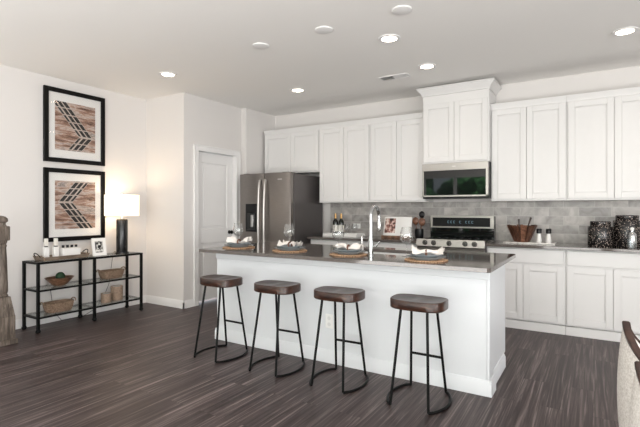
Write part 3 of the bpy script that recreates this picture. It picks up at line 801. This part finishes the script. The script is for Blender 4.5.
def canister(x, y, r, h, lab):
    c_ = empty('canister', (x, y, CT), lab, 'canister', 'black inlaid canisters')
    MB().lathe([(0, 0), (r-0.003, 0), (r, 0.004), (r, h-0.004), (r-0.003, h)], seg=40).build('canister_body', M['canister'], c_)
    MB().lathe([(0, h), (r*0.80, h), (r*0.82, h+0.004), (r*0.82, h+0.045), (r*0.76, h+0.052), (0, h+0.052)], seg=36).build('lid', M['canister'], c_)
canister(0.046, 5.16, 0.107, 0.20, 'shorter black canister with pale inlay flecks, left of the pair')
canister(0.268, 5.23, 0.118, 0.26, 'taller black canister with pale inlay flecks, behind the clear bottle')
gb = empty('glass_bottle', (0.296, 5.055, CT), 'small clear glass bottle with white stopper in front of the canisters', 'bottle')
MB().lathe([(0, 0), (0.034, 0), (0.036, 0.004), (0.036, 0.125), (0.030, 0.145), (0.014, 0.158), (0.013, 0.175)], seg=24).build('bottle', M['bottle_glass'], gb)
MB().lathe([(0.0, 0.172), (0.016, 0.175), (0.017, 0.192), (0.010, 0.20), (0, 0.20)], seg=20).build('stopper', M['ceramic'], gb)

# ------------------------------------------------------------ console table
ct_ = empty('console_table', (-4.925, 2.90, 0), 'black metal console table with glass shelves against the left wall', 'console table')
xa, xb = -5.075, -4.79; ys = (2.300, 2.895, 3.500); TZ = 0.718
b2 = 0.013
for x in (xa, xb):
    for y in ys:
        mb = MB().box(x-b2, x+b2, y-b2, y+b2, 0.035, TZ-0.003)
        mb.lathe([(0.0, 0.0), (0.018, 0.002), (0.026, 0.016), (0.022, 0.030), (0.013, 0.038), (0.012, 0.05)], (x, y, 0), seg=16)
        FP(mb.build('leg', M['black_metal'], ct_))
for z, nm in ((TZ, 'top_frame'), (0.432, 'shelf_frame'), (0.158, 'shelf_frame')):
    h = 0.022 if z == TZ else 0.016
    mb = MB()
    for x in (xa, xb): mb.box(x-b2+0.001, x+b2-0.001, ys[0]-b2, ys[2]+b2, z-h, z)
    for y in ys: mb.box(xa, xb, y-b2+0.001, y+b2-0.001, z-h, z)
    f = FP(mb.build(nm, M['black_metal'], ct_))
    FP(MB().box(xa+0.01, xb-0.01, ys[0]+0.01, ys[2]-0.01, z, z+0.005).build('glass_shelf', M['shelf_glass'], ct_))
SH = (TZ+0.0055, 0.432+0.0055, 0.158+0.0055)

def oval(mb, prof, ex, ey, seg=36):
    mb.lathe(prof, seg=seg)
    for v in mb.bm.verts: v.co.x *= ex; v.co.y *= ey
# long wooden tray
tw = empty('wooden_tray', (-4.925, 2.61, SH[0]), 'long weathered wooden tray with loop handles on the console table', 'tray')
mb = MB(); L, W_ = 0.228, 0.095
mb.box(-W_, W_, -L, L, 0, 0.010)
for s in (-1, 1):
    mb.prism([(s*W_*0.98, 0.0), (s*W_*1.18, 0.038), (s*W_*1.10, 0.038), (s*W_*0.88, 0.006)], 'y', -L*1.02, L*1.02)
    mb.prism([(s*L*0.99, 0.0), (s*L*1.10, 0.045), (s*L*1.06, 0.045), (s*L*0.96, 0.006)], 'x', -W_*1.1, W_*1.1)
mb.build('tray_body', M['tray_wood'], tw)
for s in (-1, 1):
    pts = [(0.05*math.cos(math.pi*k/14), s*(L*1.08+0.03*math.sin(math.pi*k/14)), 0.035+0.045*math.sin(math.pi*k/14)) for k in range(15)]
    MB().tube(pts, 0.005, 8).build('handle', M['black_metal'], tw)
def square_bottle(y, x, lab):
    r_ = empty('candle_bottle', (x, y, SH[0]+0.0105), lab, 'bottle', 'tall square bottles in the wooden tray')
    MB().box(-0.025, 0.025, -0.025, 0.025, 0, 0.125).build('bottle', M['ceramic'], r_, 0.006)
    MB().box(-0.0135, 0.0135, -0.0135, 0.0135, 0.125, 0.135).build('collar', M['black'], r_, 0.002)
    MB().box(-0.016, 0.016, -0.016, 0.016, 0.135, 0.215).build('stopper', M['label'], r_, 0.003)
square_bottle(2.445, -4.93, 'tall square white bottle with pale stopper, leftmost in the wooden tray')
square_bottle(2.53, -4.90, 'second tall square white bottle with pale stopper, beside the white box')
wb = MB(); wb.box(-0.05, 0.05, -0.095, 0.095, 0, 0.008).box(-0.05, -0.044, -0.095, 0.095, 0.008, 0.10).box(0.044, 0.05, -0.095, 0.095, 0.008, 0.10).box(-0.044, 0.044, -0.095, -0.089, 0.008, 0.10).box(-0.044, 0.044, 0.089, 0.095, 0.008, 0.10)
tag(wb.build('white_box', M['ceramic'], None, 0.002, 1, loc=(-4.915, 2.685, SH[0]+0.0105)), 'white open box holding little black-capped bottles in the wooden tray', 'box')
for k in range(4):
    v_ = empty('small_bottle', (-4.915, 2.615+0.047*k, SH[0]+0.0190), 'little black-capped bottle in the white box, ' + ['leftmost', 'second from left', 'third from left', 'rightmost'][k] + ' of four', 'bottle', 'black-capped bottles in the white box')
    MB().lathe([(0, 0), (0.020, 0), (0.020, 0.088), (0.012, 0.098)], seg=16).build('bottle', M['label'], v_)
    MB().lathe([(0.014, 0.097), (0.014, 0.125), (0, 0.126)], seg=14).build('cap', M['black'], v_)
# small photo frame
pf = empty('photo_frame', (-4.86, 3.005, SH[0]), 'small white photo frame leaning between tray and lamp', 'photo frame', rz=R(-8))
TL = Matrix.Rotation(R(-12), 4, 'Y')
mb = MB(); a, b = 0.078, 0.205
mb.box(-0.014, 0, -a, -a+0.032, 0, b).box(-0.014, 0, a-0.032, a, 0, b).box(-0.014, 0, -a+0.032, a-0.032, 0, 0.036).box(-0.014, 0, -a+0.032, a-0.032, b-0.036, b)
for v in mb.bm.verts: v.co = TL @ v.co
mb.build('frame', M['ceramic'], pf)
mpic = mat('photo_print', (0.2, 0.2, 0.2), 0.5)
nn = noise(mpic, coords(mpic), 35, 3)
ln(mpic, ramp(mpic, nn, [(0.42, (0.03, 0.03, 0.03)), (0.5, (0.3, 0.29, 0.27)), (0.6, (0.7, 0.69, 0.66))]), bsdf(mpic).inputs['Base Color'])
mb = MB(); mb.box(-0.010, -0.005, -a+0.03, a-0.03, 0.034, b-0.034)
for v in mb.bm.verts: v.co = TL @ v.co
mb.build('photo', mpic, pf)
mb = MB(); mb.prism([(-0.014, 0.10), (-0.075, 0.002), (-0.08, 0.002), (-0.018, 0.12)], 'y', -0.015, 0.015)
mb.build('easel_back', M['black'], pf)
# table lamp
lp = empty('table_lamp', (-4.935, 3.335, SH[0]), 'lit table lamp with black cylinder base and white drum shade', 'lamp')
lb = MB(); seg = 40; prof = []
lb.lathe([(0, 0), (0.075, 0), (0.075, 0.010), (0.066, 0.012)], seg=seg)
lb.lathe([(0.0, 0.0), (0.064, 0.012), (0.066, 0.02), (0.066, 0.40), (0.060, 0.415), (0.0, 0.42)], seg=64)
lb.build('lamp_base', mat('black_ribbed_ceramic', (0.006, 0.006, 0.007), 0.25), lp)
MB().lathe([(0.012, 0.415), (0.012, 0.44), (0.006, 0.442), (0.006, 0.70), (0.014, 0.705), (0.014, 0.712), (0.018, 0.725), (0.014, 0.74), (0, 0.745)], seg=20).build('lamp_neck', M['nickel'], lp)
mb = MB(); mb.lathe([(0.198, 0.455), (0.198, 0.712), (0.195, 0.712), (0.195, 0.455), (0.198, 0.455)], seg=56, cap=False)
for k in range(3):
    a_ = 2*math.pi*k/3; mb.tube([(0, 0, 0.70), (0.195*math.cos(a_), 0.195*math.sin(a_), 0.70)], 0.002, 6)
mb.build('lamp_shade', M['shade'], lp)
MB().lathe([(0, 0.50), (0.02, 0.51), (0.03, 0.545), (0.022, 0.58), (0.013, 0.60), (0.0, 0.605)], seg=20).build('bulb', mat('bulb', (1, 1, 1), 0.5, 0, Emission_Color=(1, 0.78, 0.52, 1), Emission_Strength=20), lp)
pl = bpy.data.lights.new('lamp_light', 'POINT'); pl.energy = 4.0; pl.color = (1.0, 0.74, 0.48); pl.shadow_soft_size = 0.05
po = bpy.data.objects.new('lamp_light', pl); sc.collection.objects.link(po); po.parent = lp; po.location = (0, 0, 0.62)
cd = MB().tube([(-5.00, 3.35, SH[0]+0.006), (-5.10, 3.34, SH[0]+0.006), (-5.115, 3.33, 0.69), (-5.125, 3.31, 0.5), (-5.12, 3.28, 0.33), (-5.12, 3.22, 0.2), (-5.11, 3.10, 0.06), (-5.10, 2.95, 0.007), (-5.11, 2.7, 0.007), (-5.12, 2.62, 0.12), (-5.13, 2.60, 0.30), (-5.145, 2.60, 0.36)], 0.003, 6)
tag(cd.build('power_cord', M['black']), 'thin black lamp cord hanging behind the console table', 'cord')
# bowl with moss ball
b_ = MB(); oval(b_, [(0, 0), (0.055, 0.0), (0.075, 0.012), (0.125, 0.062), (0.148, 0.088), (0.140, 0.089), (0.112, 0.064), (0.06, 0.018), (0, 0.014)], 0.8, 1)
tag(b_.build('wooden_bowl', M['bowl_wood'], None, loc=(-4.915, 2.578, SH[1])), 'flared brown wooden bowl holding a green moss ball', 'bowl')
mb = MB(); bmesh.ops.create_icosphere(mb.bm, subdivisions=4, radius=0.046)
for v in mb.bm.verts: v.co *= 1+0.05*math.sin(v.co.x*260)*math.sin(v.co.y*230+v.co.z*250)
tag(mb.build('moss_ball', M['leaf'], None, smooth=True, loc=(-4.915, 2.585, SH[1]+0.095)), 'green moss ball resting in the brown wooden bowl', 'moss ball')
def rbasket(name, y, z, L, W_, H_, m, lab, x=-4.915, hnd=True):
    r_ = empty(name, (x, y, z), lab, 'basket')
    mb = MB(); oval(mb, [(0, 0), (0.78, 0.0), (0.84, 0.01), (0.93, H_*0.5), (1.0, H_), (0.93, H_), (0.86, H_*0.5), (0.76, 0.012), (0, 0.012)], W_, L, 40)
    for v in mb.bm.verts:                                # squarer outline
        a_ = math.atan2(v.co.y/L, v.co.x/W_); k = 1/(max(abs(math.cos(a_)), abs(math.sin(a_)))**0.45)
        v.co.x *= k*0.94; v.co.y *= k*0.94
    mb.build('basket_body', m, r_)
    if hnd:
        for s in (-1, 1):
            pts = [(0.045*math.cos(math.pi*k/12), s*(L*0.95+0.012*math.sin(math.pi*k/12)), H_-0.012+0.03*math.sin(math.pi*k/12)) for k in range(13)]
            MB().tube(pts, 0.006, 8).build('handle', m, r_)
    return r_
rbasket('woven_basket', 2.565, SH[2], 0.165, 0.10, 0.10, M['basket'], 'long woven seagrass basket on the lowest shelf, under the moss ball bowl')
rbasket('dough_bowl', 3.180, SH[1], 0.160, 0.095, 0.095, M['basket'], 'oblong carved wooden basket on the middle shelf below the lamp')
for y, r, h, lab, x in ((3.105, 0.058, 0.105, 'shorter pale wicker candle holder, left one on the lowest shelf', -4.90), (3.262, 0.068, 0.165, 'taller pale wicker candle holder, right one on the lowest shelf', -4.93)):
    c_ = empty('candle_holder', (x, y, SH[2]), lab, 'candle holder', 'wicker candle holders')
    MB().lathe([(0, 0), (r*0.95, 0), (r, 0.006), (r, h), (r*0.86, h), (r*0.86, h-0.02), (0, h-0.02)], seg=32).build('holder', M['wicker'], c_)
    MB().lathe([(0, h-0.02), (r*0.7, h-0.02), (r*0.7, h-0.004), (0, h-0.006)], seg=24).build('candle', M['ceramic'], c_)

# ------------------------------------------------------------ wall pictures
def picture(z0, z1, m, lab):
    y0, y1 = 2.524, 3.236; x = XL+0.004
    p = empty('framed_picture', (x, (y0+y1)/2, z0), lab, 'picture', 'framed prints over the console table')
    f = 0.05
    FP(MB().box(x, x+0.032, y0, y0+f, z0, z1).box(x, x+0.032, y1-f, y1, z0, z1).box(x, x+0.032, y0+f, y1-f, z0, z0+f).box(x, x+0.032, y0+f, y1-f, z1-f, z1).build('frame', M['gloss_frame'], p, 0.004))
    FP(MB().box(x, x+0.014, y0+f, y1-f, z0+f, z1-f).build('mat_board', M['mat_board'], p))
    hy, hz = 0.235, 0.275
    yc, zc = (y0+y1)/2, (z0+z1)/2
    o = MB().box(-0.001, 0.001, -hy, hy, -hz, hz).build('print', m, p)
    o.location = (x+0.0155-p.location.x, 0, zc-p.location.z)
    FP(MB().box(x+0.022, x+0.0235, y0+f, y1-f, z0+f, z1-f).build('glass', M['pic_glass'], p))
M['gloss_frame'] = mat('black_frame', (0.004, 0.0035, 0.0035), 0.3, 0.0, Specular_IOR_Level=0.2)
M['pic_glass'] = glass('picture_glass', (0.98, 0.98, 0.98), -0.10)
picture(1.79, 2.625, M['art_upper'], 'upper framed print of black bands across weathered planks')
picture(0.895, 1.722, M['art_lower'], 'lower framed print with a black left-pointing chevron on planks')

# ------------------------------------------------------------ newel post
nw = empty('newel_post', (-4.712, 1.935, 0), 'weathered turned wooden newel post at the left edge', 'newel post', rz=R(4))
MB().box(-0.10, 0.10, -0.10, 0.10, 0.0, 0.045).build('plinth', M['newel_wood'], nw, 0.004)
mb = MB(); mb.box(-0.086, 0.086, -0.086, 0.086, 0.045, 0.26)
rr = bmesh.ops.create_cube(mb.bm, size=1)
for v in rr['verts']:
    s = 0.084 if v.co.z < 0 else 0.058
    v.co = Vector((math.copysign(s, v.co.x), math.copysign(s, v.co.y), 0.26 if v.co.z < 0 else 0.44))
mb.build('base_block', M['newel_wood'], nw, 0.004)
MB().lathe([(0.0, 0.43), (0.050, 0.435), (0.060, 0.45), (0.050, 0.465), (0.058, 0.49), (0.057, 0.55), (0.049, 0.80), (0.043, 0.90), (0.050, 0.915), (0.042, 0.93), (0.052, 0.95), (0.052, 0.965), (0, 0.97)], seg=32).build('shaft', M['newel_wood'], nw)
MB().box(-0.056, 0.056, -0.056, 0.056, 0.965, 1.10).build('top_block', M['newel_wood'], nw, 0.008, 3)
MB().lathe([(0, 1.095), (0.050, 1.10), (0.040, 1.115), (0.040, 1.13), (0.058, 1.145), (0.056, 1.170), (0.038, 1.19), (0, 1.20)], seg=28).build('cap', M['newel_wood'], nw)

# ------------------------------------------------------------ dining chairs at the right edge
def make_chair():
    root = empty('dining_chair', (0, 0, 0), 'x', 'chair', 'cream barrel dining chairs at the right edge')
    # plan: U open to +X; origin at the seat centre on the floor
    rb = 0.245; path = []
    for k in range(7): path.append((0.25-0.25*k/6, -rb))
    for k in range(1, 25):
        a = R(270-180*k/24); path.append((0.0+rb*math.cos(a), rb*math.sin(a)))
    for k in range(1, 7): path.append((0.25*k/6, rb))
    def topz(p):
        t = min(1, max(0, (p[0]+rb)/(0.25+rb))); return 0.785-0.34*min(1, t*1.1)**0.55
    def nrm(i):
        a = path[max(0, i-1)]; b = path[min(len(path)-1, i+1)]
        d = Vector((b[0]-a[0], b[1]-a[1])).normalized(); return Vector((-d.y, d.x))  # left of travel
    rows = []
    mb = MB(); nz = 10
    for side in (0, 1):
        S = []
        for i, p in enumerate(path):
            n_ = nrm(i); out = -n_ if (Vector(p)-Vector((0.05, 0))).dot(-n_) > 0 else n_
            col = []
            for j in range(nz+1):
                t = j/nz; z = 0.26+(topz(p)-0.26)*t
                bul = 0.022*math.sin(math.pi*min(1, t*0.97+0.03))**0.8
                off = (bul-0.012) if side == 0 else (-0.032-0.010*math.sin(math.pi*t))
                col.append(mb.bm.verts.new((p[0]+out.x*off, p[1]+out.y*off, z)))
            S.append(col)
        rows.append(S)
    A, B = rows
    for i in range(len(path)-1):
        for j in range(nz):
            mb.bm.faces.new((A[i][j], A[i+1][j], A[i+1][j+1], A[i][j+1])); mb.bm.faces.new((B[i][j+1], B[i+1][j+1], B[i+1][j], B[i][j]))
        mb.bm.faces.new((A[i][nz], A[i+1][nz], B[i+1][nz], B[i][nz])); mb.bm.faces.new((A[i][0], B[i][0], B[i+1][0], A[i+1][0]))
    for i in (0, len(path)-1):
        for j in range(nz): mb.bm.faces.new((A[i][j], A[i][j+1], B[i][j+1], B[i][j]))
    mb.build('upholstered_shell', M['fabric'], root, smooth=True)
    # dark wood rail on the rim
    mb = MB(); R_ = []
    for i, p in enumerate(path):
        n_ = nrm(i); out = -n_ if (Vector(p)-Vector((0.05, 0))).dot(-n_) > 0 else n_
        z = topz(p); ring = []
        for o_, dz in ((-0.008, -0.002), (-0.007, 0.009), (-0.011, 0.014), (-0.030, 0.014), (-0.036, 0.009), (-0.035, -0.002)):
            ring.append(mb.bm.verts.new((p[0]+out.x*o_, p[1]+out.y*o_, z+dz)))
        R_.append(ring)
    for a, b in zip(R_, R_[1:]):
        for k in range(6): mb.bm.faces.new((a[k], a[(k+1) % 6], b[(k+1) % 6], b[k]))
    mb.bm.faces.new(R_[0]); mb.bm.faces.new(R_[-1][::-1])
    mb.build('top_rail', M['chair_wood'], root)
    pts = [(x*0.86, y*0.84) for x, y in path]
    pts[0] = (0.25, pts[0][1]); pts[-1] = (0.25, pts[-1][1])
    MB().prism(pts, 'z', 0.30, 0.455).build('seat_cushion', M['fabric'], root, 0.02, 3)
    for sx_ in (-1, 1):
        for sy_ in (-1, 1):
            MB().lathe([(0, 0), (0.012, 0), (0.02, 0.28)], (sx_*0.16, sy_*0.17, 0), seg=14).build('leg', M['chair_wood'], root)
    return root
ch = make_chair(); ch.location = (0.333, 2.21, 0); ch['label'] = 'cream upholstered barrel chair with dark wood rim, farther one at right edge'
c2 = dup(ch); c2.location = (0.340, 1.645, 0); c2['label'] = 'cream upholstered barrel chair with dark wood rim, nearest the camera'

# ------------------------------------------------------------ ceiling fixtures
LP = [(-3.97, 3.24, 'recessed ceiling light at far left, above the pantry corner'),
      (-3.13, 4.52, 'recessed ceiling light in front of the refrigerator cabinets'),
      (-1.51, 3.57, 'recessed ceiling light nearest the plain white ceiling discs'),
      (-1.473, 4.471, 'recessed ceiling light in front of the microwave'),
      (0.213, 4.462, 'recessed ceiling light at the right edge of the ceiling')]
r0 = None
for i, (x, y, lab) in enumerate(LP):
    if i == 0:
        r0 = r_ = empty('recessed_light', (0, 0, 0), 'x', 'ceiling light', 'recessed ceiling lights')
        MB().lathe([(0.062, -0.002), (0.068, -0.010), (0.092, -0.008), (0.096, -0.001), (0.062, -0.001)], seg=40, cap=False).build('trim_ring', M['trim'], r_)
        MB().lathe([(0, -0.006), (0.063, -0.006), (0.063, -0.001), (0, -0.001)], seg=32).build('lens', M['emit'], r_)
        l = bpy.data.lights.new('downlight', 'SPOT'); l.energy = 8; l.color = (1.0, 0.88, 0.74); l.spot_size = R(125); l.spot_blend = 0.7; l.shadow_soft_size = 0.06
        lo = bpy.data.objects.new('downlight', l); sc.collection.objects.link(lo); lo.parent = r_; lo.location = (0, 0, -0.02)
    else: r_ = dup(r0)
    r_.location = (x, y, CEIL); r_['label'] = lab
for x, y, lab in ((-2.564, 3.118, 'leftmost'), (-1.895, 3.115, 'middle'), (-1.214, 3.109, 'rightmost')):
    d_ = MB().lathe([(0, -0.014), (0.060, -0.014), (0.073, -0.009), (0.075, 0), (0, 0)], seg=36)
    tag(d_.build('ceiling_disc', M['trim'], None, loc=(x, y, CEIL-0.0005)), f'blank white round ceiling disc above the island, {lab} of three', 'ceiling cover', 'white ceiling discs over the island')
vt = empty('ceiling_vent', (-1.90, 4.64, CEIL), 'white rectangular ceiling air vent above the kitchen aisle', 'vent')
MB().box(-0.17, 0.17, -0.075, -0.058, -0.008, 0).box(-0.17, 0.17, 0.058, 0.075, -0.008, 0).box(-0.17, -0.15, -0.058, 0.058, -0.008, 0).box(0.15, 0.17, -0.058, 0.058, -0.008, 0).build('vent_frame', M['trim'], vt, 0.002, 1)
MB().box(-0.15, 0.15, -0.058, 0.058, -0.001, 0).build('duct_backing', M['gap'], vt)
mb = MB()
for k in range(22):
    x = -0.145+k*0.0135; s = -1 if x < 0 else 1
    mb.box(-0.0008, 0.0008, -0.058, 0.058, -0.007, 0.007, Matrix.Translation((x, 0, -0.006)) @ Matrix.Rotation(R(s*40), 4, 'Y'))
mb.build('louvres', M['trim'], vt)

# ------------------------------------------------------------ outside the windows: lawn and trees
struct('ground_outside', MB().box(-14, 12, -22, YR-T-0.02, -0.3, -0.1), mat('lawn', (0.06, 0.10, 0.035), 0.9))
mleaf = mat('tree_foliage', (0.03, 0.09, 0.03), 0.7)
nn = noise(mleaf, coords(mleaf), 7, 6, 0.8)
ln(mleaf, ramp(mleaf, nn, [(0.42, (0.003, 0.012, 0.006)), (0.52, (0.04, 0.22, 0.07)), (0.62, (0.35, 0.80, 0.32))]), bsdf(mleaf).inputs['Base Color'])
mbark = mat('bark', (0.05, 0.035, 0.025), 0.9)
for k, (x, y, r) in enumerate(((-12.2, -10.6, 1.8), (-8.0, -10.4, 1.8), (-3.8, -10.3, 1.8), (0.4, -10.6, 1.8), (-10.1, -14.6, 2.1), (-5.3, -14.8, 2.1), (-0.5, -14.6, 2.1))):
    t_ = empty('tree', (x, y, -0.1), 'green broadleaf tree outside, ' + ['first in the front row', 'second in the front row', 'third in the front row', 'last in the front row', 'first in the back row', 'middle of the back row', 'last in the back row'][k], 'tree', 'trees outside the rear windows')
    mb = MB(); rr_ = random.Random(k)
    for q in range(26):
        c = Vector((rr_.uniform(-1, 1)*r*0.72, rr_.uniform(-1, 1)*r*0.5, 0.6+rr_.uniform(0, 1)*r*2.4)); rad = r*rr_.uniform(0.26, 0.40)
        s_ = bmesh.ops.create_icosphere(mb.bm, subdivisions=3, radius=rad)
        for v in s_['verts']:
            v.co *= 1+0.16*math.sin(v.co.x*9+q)*math.sin(v.co.y*8)*math.sin(v.co.z*10+q)+rr_.uniform(-0.07, 0.07)
            v.co += c
    mb.build('foliage', mleaf, t_)
    MB().tube([(0, 0, 0), (0.05, 0, 1.4), (0, 0.1, 3.0)], [0.2, 0.15, 0.08], 10).build('trunk', mbark, t_)
